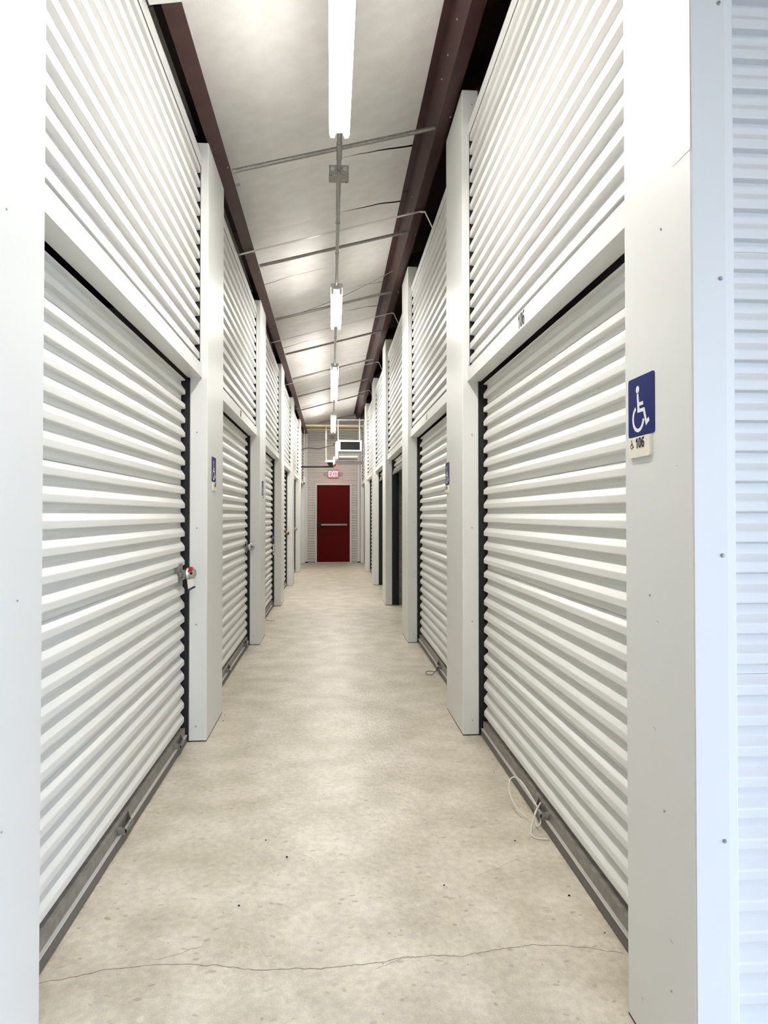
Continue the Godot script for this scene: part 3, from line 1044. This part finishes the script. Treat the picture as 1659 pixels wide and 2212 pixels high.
# ---------------------------------------------------------------- far wall with the exit door
func build_back_wall() -> void:
	var w := struct("wall_back", Vector3.ZERO, "white horizontally corrugated wall at the far end, dim light put into its colour")
	var knots := [[0.0, 0.0], [0.30, 0.0], [0.37, 0.018], [0.80, 0.018], [0.98, 0.0]]
	var zones := [[-0.664, -0.452, 0.02, 2.17], [0.548, 0.712, 0.02, 2.17], [-0.664, 0.712, 2.175, 4.05]]
	for z in zones:
		var y: float = z[2]
		while y < z[3] - 0.02:
			var n := mini(11, int(round((z[3] - y) / 0.0695)))
			n = maxi(n, 1)
			var line := ribs(y, n, 0.0695, knots)
			var xf := Transform3D(Basis(Vector3(0, 0, 1), Vector3.UP, Vector3(1, 0, 0)), V(z[0], 0, BACK))
			part(w, "siding_sheet", sheet(line, 0.0012, z[1] - z[0], xf), M.siding_dimmed)
			y += n * 0.0695 + 0.001
	part(w, "backing", boxm(V(-4.3, 0, BACK + 0.03), V(4.3, 5.4, BACK + 0.2)), M.partition)
	for t in [[-0.728, -0.664], [0.712, 0.775]]:
		part(w, "corner_trim", boxm(V(t[0], 0.03, BACK - 0.03), V(t[1], 4.0, BACK - 0.004), 0.003), M.trim)
		part(w, "trim_foot", boxm(V(t[0], 0.0, BACK - 0.034), V(t[1] + 0.02, 0.03, BACK - 0.006), 0.002), M.black)
	# exit door
	var d := struct("door_1", V(0.048, 0, BACK), "dark red steel exit door with a grey push bar")
	var st := begin()
	box(st, V(-0.450, 0, BACK - 0.035), V(-0.406, 2.175, BACK + 0.03), 0.004)
	box(st, V(0.500, 0, BACK - 0.035), V(0.546, 2.175, BACK + 0.03), 0.004)
	box(st, V(-0.406, 2.130, BACK - 0.035), V(0.500, 2.175, BACK + 0.03), 0.004)
	part(d, "frame", done(st), M.trim)
	part(d, "leaf", boxm(V(-0.400, 0.022, BACK - 0.010), V(0.494, 2.124, BACK + 0.028), 0.002), M.red)
	part(d, "threshold", boxm(V(-0.406, 0, BACK - 0.05), V(0.500, 0.016, BACK + 0.02), 0.003), M.ledge)
	var pb := part(d, "push_bar", boxm(V(-0.29, 1.015, BACK - 0.075), V(0.425, 1.065, BACK - 0.030), 0.008), M.galv)
	part(pb, "end_cap", boxm(V(0.23, 1.013, BACK - 0.077), V(0.425, 1.067, BACK - 0.028), 0.008), M.bar)
	part(d, "latch_case", boxm(V(-0.375, 0.965, BACK - 0.085), V(-0.295, 1.115, BACK - 0.010), 0.02), M.black)
	part(d, "strike", boxm(V(-0.405, 1.02, BACK - 0.045), V(-0.378, 1.06, BACK - 0.008), 0.003), M.black)
	# exit sign with two emergency lamps
	var e := thing("exit_sign", "lit red EXIT sign with lamp heads above the red door", "exit sign", V(0.04, 2.32, BACK - 0.03))
	part(e, "case", boxm(V(-0.108, 2.315, BACK - 0.07), V(0.190, 2.545, BACK - 0.012), 0.012), M.sensor)
	part(e, "panel", boxm(V(-0.078, 2.345, BACK - 0.074), V(0.160, 2.515, BACK - 0.069), 0.002), M.exit_red)
	var tm := text("EXIT", 0.150, 0.003)
	var t := part(e, "lettering", tm, M.exit_letter, "EXIT in glowing letters", true)
	t.position = V(0.041, 2.430, BACK - 0.0765) - e.position
	t.scale = Vector3(0.62, 1, 1)
	var gl := OmniLight3D.new()
	gl.name = "glow"
	gl.light_color = Color(1.0, 0.3, 0.33)
	gl.light_energy = 0.04
	gl.light_size = 0.08
	gl.omni_range = 30.0
	gl.omni_attenuation = 2.0
	gl.shadow_enabled = true
	e.add_child(gl)
	gl.position = V(0.041, 2.43, BACK - 0.16) - e.position
	for sx in [-1.0, 1.0]:
		var cx: float = 0.041 + sx * 0.205
		var s2 := begin(true)
		lathe(s2, [Vector2(0.03, -0.06), Vector2(0.045, -0.03), Vector2(0.056, 0.0), Vector2(0.05, 0.004), Vector2(0, 0.006)], V(cx, 2.425, BACK - 0.03), Vector3(0, 0, 1), 16)
		part(e, "lamp_head", done(s2), M.sensor)
		part(e, "lamp_arm", boxm(V(cx - sx * 0.06, 2.41, BACK - 0.045), V(cx - sx * 0.03, 2.44, BACK - 0.02)), M.sensor)

# ---------------------------------------------------------------- heater, pipes and fittings before the far wall
func build_end_services() -> void:
	var h := thing("unit_heater", "white boxy unit heater with a dark grille hung near the far end", "heater", V(0.42, 2.62, 16.9))
	var st := begin()
	# open-fronted white cowl
	box(st, V(0.155, 2.80, 16.6), V(0.203, 3.06, 17.15), 0.004)
	box(st, V(0.660, 2.80, 16.6), V(0.706, 3.06, 17.15), 0.004)
	box(st, V(0.203, 3.022, 16.6), V(0.660, 3.06, 17.15), 0.004)
	box(st, V(0.203, 2.80, 16.6), V(0.660, 2.834, 17.15), 0.004)
	box(st, V(0.203, 2.834, 17.12), V(0.660, 3.022, 17.15))
	part(h, "cowl", done(st), M.cabinet)
	var gr := part(h, "grille", boxm(V(0.203, 2.834, 16.66), V(0.660, 3.022, 16.67)), M.grille)
	for k in 6:
		var y := 2.85 + k * 0.031
		part(gr, "louvre", boxm(V(0.205, y, 16.635), V(0.658, y + 0.004, 16.662)), M.grille)
	part(h, "side_cabinet", boxm(V(0.088, 2.615, 16.62), V(0.152, 3.03, 17.1), 0.02), M.cabinet)
	var s2 := begin()
	var poly := PackedVector2Array([Vector2(0.165, 2.64), Vector2(0.60, 2.64), Vector2(0.68, 2.798), Vector2(0.165, 2.798)])
	extrude(s2, poly, 0.4, Transform3D(Basis.IDENTITY, V(0, 0, 17.1)))
	part(h, "burner_box", done(s2), M.galv)
	part(h, "vent_strip", boxm(V(0.17, 2.66, 16.68), V(0.62, 2.70, 16.70), 0.004), M.ledge)
	for q in [[0.150, 3.55], [0.66, 3.60]]:
		part(h, "hanger_rod", tubem([V(q[0], 3.04, 16.75), V(q[0], q[1], 16.75)], 0.011, 8), M.ledge)
	one("strut_channel", boxm(V(0.076, 2.526, 16.98), V(0.765, 2.597, 17.06), 0.006), M.galv, "galvanised channel under the heater, reaching the right wall", "channel")
	one("support_bar", tubem([V(0.125, 3.555, 16.72), V(0.84, 3.555, 16.72)], 0.012, 10), M.ledge, "pale bar from which the heater rods hang", "bar")
	one("gas_pipe", tubem([V(-0.754, 3.588, 18.1), V(0.81, 3.586, 18.1)], 0.026, 12), M.gold, "nearer cream pipe crossing the corridor above the heater", "pipe", "cream pipes near the far wall")
	one("gas_pipe", tubem([V(-0.754, 3.58, 18.9), V(0.81, 3.586, 18.9)], 0.024, 12), M.gold, "farther cream pipe crossing the corridor before the far wall", "pipe", "cream pipes near the far wall")
	var dr := thing("drop_pipe", "thin cream pipe dropping from the crossing pipe to the camera bracket", "pipe", V(-0.145, 2.66, 18.0))
	part(dr, "pipe", tubem([V(-0.150, 3.575, 18.06), V(-0.142, 2.636, 17.86)], 0.012, 10), M.gold)
	part(dr, "coupling", tubem([V(-0.149, 3.44, 18.031), V(-0.147, 3.22, 17.985)], 0.018, 10), M.ledge)
	one("flue_pipe", tubem([V(-0.755, 2.488, 17.5), V(0.02, 2.500, 17.5), V(0.065, 2.515, 17.5), V(0.085, 2.56, 17.5)], 0.022, 12), M.black, "black pipe from the left wall to the bracket above the exit sign", "pipe")
	var cb := thing("camera_bracket", "white bracket holding a small black camera above the exit sign", "security camera", V(-0.04, 2.53, 17.2))
	part(cb, "shelf", boxm(V(-0.160, 2.583, 17.15), V(0.085, 2.632, 17.9), 0.006), M.cabinet)
	part(cb, "post", boxm(V(0.030, 2.52, 17.02), V(0.073, 2.70, 17.16), 0.005), M.cabinet)
	var s3 := begin(true)
	lathe(s3, [Vector2(0.085, 0.0), Vector2(0.082, 0.025), Vector2(0.06, 0.065), Vector2(0.03, 0.085), Vector2(0, 0.09)], V(-0.025, 2.583, 17.25), Vector3(0, -1, 0), 18)
	part(cb, "dome", done(s3), M.black)
	part(cb, "red_tag", boxm(V(0.045, 2.455, 17.02), V(0.073, 2.522, 17.04), 0.003), M.tape_red)
	var wr: Array = []
	for k in 13:
		var t := k / 12.0
		wr.append(V(lerpf(-0.754, 0.085, t), 2.965 + 0.02 * sin(t * 9.0) + (0.06 if k == 12 else 0.0), 18.0 - 0.9 * t))
	one("cable", tubem(wr, 0.012, 8), M.darkcord, "dark cable sagging from the left wall to the heater", "cable")
	var sd := thing("ceiling_sensor", "small grey round fitting on the far wall below the last light", "fitting", V(0.007, 3.40, BACK - 0.08))
	var s4 := begin(true)
	lathe(s4, [Vector2(0.06, 0.0), Vector2(0.06, 0.03), Vector2(0.045, 0.06), Vector2(0.02, 0.08), Vector2(0, 0.085)], V(0.007, 3.47, BACK - 0.07), Vector3(0, -1, 0), 18)
	part(sd, "dome", done(s4), M.sensor)
	part(sd, "arm", boxm(V(-0.01, 3.45, BACK - 0.08), V(0.024, 3.47, BACK)), M.sensor)
	var eb := thing("wall_box", "small white box fixed to the left pillar at the far end", "wall box", V(-0.70, 2.15, 18.9))
	part(eb, "case", boxm(V(-0.755, 2.165, 18.86), V(-0.690, 2.325, 18.98), 0.006), M.cabinet)
	part(eb, "bracket", boxm(V(-0.80, 2.22, 18.90), V(-0.754, 2.27, 18.94)), M.cabinet)
	part(eb, "knob", boxm(V(-0.745, 2.125, 18.89), V(-0.715, 2.166, 18.92), 0.005), M.guide)
	one("wall_rod", tubem([V(-0.705, 3.53, 18.5), V(-0.705, 2.98, 18.5)], 0.008, 8), M.gold, "thin cream rod hanging at the far left corner", "rod")
	one("wall_rod", tubem([V(0.70, 3.54, 18.5), V(0.70, 3.05, 18.5)], 0.008, 8), M.gold, "thin cream rod hanging behind the heater at the far right", "rod")

# ---------------------------------------------------------------- signs
func symbol(st: SurfaceTool, xf: Transform3D, k: float, t: float) -> void:
	# wheelchair figure in a unit square (0..1), scaled by k, pressed out by t
	var sc := xf * Transform3D(Basis.from_scale(Vector3(k, k, 1)), Vector3(-k * 0.5, -k * 0.5, 0))
	var head := PackedVector2Array()
	for i in 14:
		head.append(Vector2(0.36, 0.865) + Vector2(cos(TAU * i / 14), sin(TAU * i / 14)) * 0.075)
	extrude(st, head, t, sc)
	extrude(st, PackedVector2Array([Vector2(0.325, 0.78), Vector2(0.395, 0.78), Vector2(0.425, 0.60), Vector2(0.61, 0.60), Vector2(0.61, 0.53), Vector2(0.435, 0.53), Vector2(0.445, 0.465), Vector2(0.355, 0.465)]), t, sc)
	extrude(st, PackedVector2Array([Vector2(0.355, 0.47), Vector2(0.67, 0.47), Vector2(0.765, 0.215), Vector2(0.85, 0.255), Vector2(0.885, 0.185), Vector2(0.735, 0.105), Vector2(0.615, 0.40), Vector2(0.355, 0.40)]), t, sc)
	var c := Vector2(0.385, 0.285)
	var n := 22
	var a0 := deg_to_rad(118)
	var a1 := deg_to_rad(352)
	var p := PackedVector2Array()
	for i in n + 1:
		var a := lerpf(a0, a1, float(i) / n)
		p.append(c + Vector2(cos(a), sin(a)) * 0.275)
	for i in range(n, -1, -1):
		var a := lerpf(a0, a1, float(i) / n)
		p.append(c + Vector2(cos(a), sin(a)) * 0.205)
	extrude(st, p, t, sc)

func rounded(w: float, h: float, r: float) -> PackedVector2Array:
	var p := PackedVector2Array()
	for q in [[1, 1, 0.0], [-1, 1, 0.5], [-1, -1, 1.0], [1, -1, 1.5]]:
		for k in 5:
			var a: float = PI * (q[2] + 0.5 * k / 4.0)
			p.append(Vector2(q[0] * (w * 0.5 - r), q[1] * (h * 0.5 - r)) + Vector2(cos(a), sin(a)) * r)
	return p

func build_signs() -> void:
	# [side, depth of the sign's middle, number, words]
	var list := [
		[1, 1.743, "106", "on the nearest right pillar"],
		[-1, 4.43, "147", "on the first whole left pillar"],
		[-1, 7.53, "", "on the second whole left pillar"],
		[1, 4.764, "", "at the far edge of the first right pillar"]]
	for q in list:
		var side: int = q[0]
		var x: float = XL if side < 0 else XR
		var out := Vector3(-side, 0, 0)
		var right := Vector3(0, 0, -1) if side < 0 else Vector3(0, 0, 1)
		var dc: float = q[1]
		var o := thing("accessibility_sign", "blue square wheelchair sign " + str(q[3]), "sign", V(x, 1.595, dc), "wheelchair signs on the pillars")
		var f := face(V(x, 1.595, dc) + out * 0.0002, right, out)
		var st := begin()
		extrude(st, rounded(0.150, 0.152, 0.008), 0.0018, f)
		part(o, "plate", done(st), M.blue)
		var st2 := begin()
		symbol(st2, face(V(x, 1.592, dc) + out * 0.0020, right, out), 0.128, 0.0005)
		part(o, "symbol", done(st2), M.white)
		var dp: float = dc + (0.002 if side > 0 else 0.012)
		var pl := thing("number_plaque", ("cream plaque reading 106 under the nearest blue sign" if q[2] == "106" else ("cream plaque reading 147 under the blue sign on the left" if q[2] == "147" else "small cream plaque under the blue sign " + str(q[3]))), "plaque", V(x, 1.493, dp), "number plaques under the signs")
		var f2 := face(V(x, 1.491, dp) + out * 0.0002, right, out)
		var st3 := begin()
		extrude(st3, rounded(0.122, 0.052, 0.006), 0.007, f2)
		part(pl, "plate", done(st3), M.cream)
		var st4 := begin()
		symbol(st4, face(V(x, 1.500, dp) + out * 0.0074 - right * 0.038, right, out), 0.025, 0.0006)
		part(pl, "symbol", done(st4), M.ink)
		if q[2] != "":
			var t := part(pl, "number", text(q[2], 0.026, 0.0008), M.ink, "number " + str(q[2]), true)
			t.transform = face(out * 0.0077 + Vector3(0, 0.007, 0) + right * 0.008, right, out)
			t.scale = Vector3(0.85, 1, 1)
		else:
			# raised characters too worn to read: three dark strokes
			for k in 3:
				var st5 := begin()
				extrude(st5, rounded(0.008, 0.022, 0.003), 0.0006, face(V(x, 1.500, dp) + out * 0.0074 + right * (-0.008 + 0.015 * k), right, out))
				part(pl, "character", done(st5), M.ink)
		# braille dots
		for k in 5:
			var st6 := begin(true)
			var c := V(x, 1.4775 + (0.003 if k % 2 == 0 else 0.0), dp) + out * 0.0072 + right * (0.002 + 0.005 * k)
			lathe(st6, [Vector2(0.0011, 0), Vector2(0.0008, 0.0006), Vector2(0, 0.0008)], c, out, 8)
			part(pl, "braille_dot", done(st6), M.cream)
	# small flag sticker on the bottom bar of unit 106
	var fs := thing("flag_sticker", "small flag sticker with blue corner and red stripes on the bottom bar", "sticker", V(0.902, 0.066, 2.16))
	var fx := face(V(0.9038, 0.066, 2.155), Vector3(0, 0, 1), Vector3(-1, 0, 0))
	var s1 := begin()
	box(s1, Vector3(-0.045, -0.022, 0), Vector3(0.045, 0.022, 0.0004), 0.0, fx)
	part(fs, "backing", done(s1), M.bar)
	var s2 := begin()
	box(s2, Vector3(-0.045, 0.004, 0.0004), Vector3(-0.022, 0.022, 0.0007), 0.0, fx)
	part(fs, "canton", done(s2), M.flag_blue)
	for k in 3:
		var y := 0.010 - 0.012 * k
		var s3 := begin()
		box(s3, Vector3(-0.045 if k > 0 else -0.022, y - 0.003, 0.0004), Vector3(0.040, y + 0.003, 0.0007), 0.0, fx)
		part(fs, "stripe", done(s3), M.flag_red)
	# number on the second left header is a sticker too worn to read: thin grey strokes
# ---------------------------------------------------------------- locks
func disc_lock(o: Node3D, c: Vector3, out: Vector3, r: float, m: Material) -> void:
	var st := begin(true)
	lathe(st, [Vector2(0, -0.013), Vector2(r * 0.86, -0.013), Vector2(r, -0.007), Vector2(r, 0.007), Vector2(r * 0.86, 0.013), Vector2(r * 0.3, 0.015), Vector2(0, 0.015)], c, out, 24)
	var b := part(o, "body", done(st), m)
	var s2 := begin()
	lathe(s2, [Vector2(r * 0.22, 0.0152), Vector2(r * 0.20, 0.018), Vector2(0, 0.018)], c, out, 14)
	part(b, "keyway", done(s2), M.guide)
	var s3 := begin(true)
	var up := Vector3.UP
	var sd := up.cross(out).normalized()
	var pts: Array = []
	for k in 9:
		var a := lerpf(2.5, 4.6, k / 8.0)
		pts.append(c + (sd * cos(a) + up * sin(a)) * r * 0.9 + out * -0.004)
	tube(s3, pts, r * 0.17, 8)
	part(b, "shackle", done(s3), M.steel)

func latch(o: Node3D, side: int, xc: float, d: float, y: float) -> void:
	# slide-bolt latch plate at the edge of the curtain
	var s := float(side)
	part(o, "latch_plate", boxm(V(xc - s * 0.001, y - 0.065, d - 0.075), V(xc - s * 0.005, y + 0.06, d - 0.005), 0.002), M.galv)
	part(o, "slide_bolt", boxm(V(xc - s * 0.006, y - 0.012, d - 0.10), V(xc - s * 0.016, y + 0.012, d + 0.055), 0.003), M.galv)
	part(o, "bolt_housing", boxm(V(xc - s * 0.005, y - 0.022, d - 0.06), V(xc - s * 0.024, y + 0.022, d - 0.02), 0.004), M.bar)

func build_locks() -> void:
	var xc := -0.845
	var a := thing("tagged_lock", "steel disc lock with red tape and a blue-edged paper tag, nearest left door", "lock", V(xc, 0.92, 4.06))
	latch(a, -1, xc, 4.10, 0.985)
	disc_lock(a, V(-0.800, 0.985, 4.10), Vector3(0.55, 0.1, 0.82).normalized(), 0.036, M.steel)
	part(a, "red_tape", boxm(V(-0.802, 1.000, 4.055), V(-0.780, 1.025, 4.085), 0.004), M.tape_red)
	var st := begin()
	var q := [V(-0.812, 0.952, 4.075), V(-0.778, 0.958, 4.075), V(-0.768, 0.915, 4.07), V(-0.805, 0.895, 4.07)]
	quad(st, q[0], q[1], q[2], q[3])
	var th := Vector3(0, 0, -0.0012)
	quad(st, q[3] + th, q[2] + th, q[1] + th, q[0] + th)
	for k in 4:
		quad(st, q[k], q[k] + th, q[(k + 1) % 4] + th, q[(k + 1) % 4])
	var tg := part(a, "paper_tag", done(st), M.cord)
	var st2 := begin()
	tube(st2, [V(-0.806, 0.893, 4.068), V(-0.766, 0.914, 4.068)], 0.0055, 8)
	part(tg, "blue_edge", done(st2), M.tape_blue)

	var b := thing("disc_lock", "shiny round silver disc lock on the second left door", "lock", V(xc, 0.94, 7.13))
	latch(b, -1, xc, 7.16, 1.0)
	disc_lock(b, V(-0.806, 0.995, 7.20), Vector3(0.55, 0.1, 0.82).normalized(), 0.036, M.steel)

	var c := thing("hanging_latch", "dark latch with a pale tag hanging on the third left door", "latch", V(xc, 0.75, 10.24))
	latch(c, -1, xc, 10.24, 0.99)
	part(c, "tag", boxm(V(-0.838, 0.79, 10.26), V(-0.822, 0.90, 10.262), 0.0005), M.cord)
	part(c, "tag_end", boxm(V(-0.838, 0.745, 10.26), V(-0.818, 0.778, 10.264), 0.0005), M.cream)

	var e := thing("copper_lock", "copper-coloured padlock on the fourth left door", "lock", V(xc, 0.93, 13.14))
	latch(e, -1, xc, 13.15, 1.0)
	disc_lock(e, V(-0.808, 0.975, 13.19), Vector3(0.55, 0.1, 0.82).normalized(), 0.034, M.brass)

	var g := thing("small_lock", "small silver lock on the fifth left door", "lock", V(xc, 0.95, 16.2))
	latch(g, -1, xc, 16.2, 1.0)
	disc_lock(g, V(-0.808, 0.995, 16.24), Vector3(0.55, 0.1, 0.82).normalized(), 0.034, M.steel)

# ---------------------------------------------------------------- cords
func spline(pts: Array, per := 8) -> Array:
	var c := Curve3D.new()
	for i in pts.size():
		var p: Vector3 = pts[i]
		var pr: Vector3 = pts[maxi(i - 1, 0)]
		var nx: Vector3 = pts[mini(i + 1, pts.size() - 1)]
		var t := (nx - pr) / 6.0
		c.add_point(p, -t, t)
	var out: Array = []
	for i in pts.size() - 1:
		for k in per:
			out.append(c.sample(i, float(k) / per))
	out.append(pts[pts.size() - 1])
	return out

func build_cords() -> void:
	# white pull cord knotted through the lift handle of unit 106
	var p := [V(0.845, 0.012, 3.02), V(0.812, 0.030, 3.09), V(0.800, 0.075, 3.17), V(0.820, 0.115, 3.21), V(0.850, 0.120, 3.17), V(0.872, 0.085, 3.05), V(0.880, 0.058, 2.98), V(0.872, 0.030, 2.93), V(0.856, 0.020, 2.93), V(0.862, 0.050, 2.98), V(0.890, 0.088, 2.985), V(0.880, 0.092, 2.97), V(0.852, 0.050, 2.95), V(0.828, 0.010, 2.915), V(0.820, 0.005, 2.87), V(0.840, 0.004, 2.845), V(0.882, 0.005, 2.835)]
	one("pull_cord", tubem(spline(p), 0.0028, 8), M.cord, "white pull cord looped through the bottom handle of door 106", "cord")
	var q := [V(0.888, 0.05, 5.87), V(0.862, 0.02, 5.87), V(0.82, 0.004, 5.80), V(0.785, 0.004, 5.83), V(0.79, 0.004, 5.92), V(0.83, 0.004, 5.94), V(0.872, 0.006, 5.90), V(0.880, 0.03, 5.92)]
	one("pull_cord", tubem(spline(q), 0.0024, 8), M.darkcord, "dark pull cord lying on the floor by the second right door", "cord")
	var r := [V(-0.838, 0.05, 8.95), V(-0.825, 0.02, 8.95), V(-0.80, 0.004, 8.93), V(-0.74, 0.004, 8.88), V(-0.70, 0.004, 8.90)]
	one("pull_cord", tubem(spline(r), 0.0024, 8), M.darkcord, "short dark pull cord on the floor by the third left door", "cord")

func build_debris() -> void:
	rng.seed = 15
	var spots := [[-0.264, 2.92], [0.74, 2.84], [-0.17, 2.77], [0.40, 2.52], [-0.31, 2.44], [0.83, 3.60], [0.86, 3.48], [-0.70, 4.75], [-0.69, 4.62], [0.82, 2.42], [0.86, 2.20]]
	for s in spots:
		var st := begin(true)
		var r := rng.randf_range(0.0025, 0.0045)
		var prof: Array = []
		for k in 6:
			var a := -PI / 2 + PI * k / 5.0
			prof.append(Vector2(r * cos(a) * rng.randf_range(0.8, 1.2), r * 0.6 * sin(a)))
		lathe(st, prof, V(s[0], r * 0.6, s[1]), Vector3.UP, 7)
		one("debris_speck", done(st), M.debris, "tiny black speck of debris on the concrete floor", "debris", "black specks on the floor")
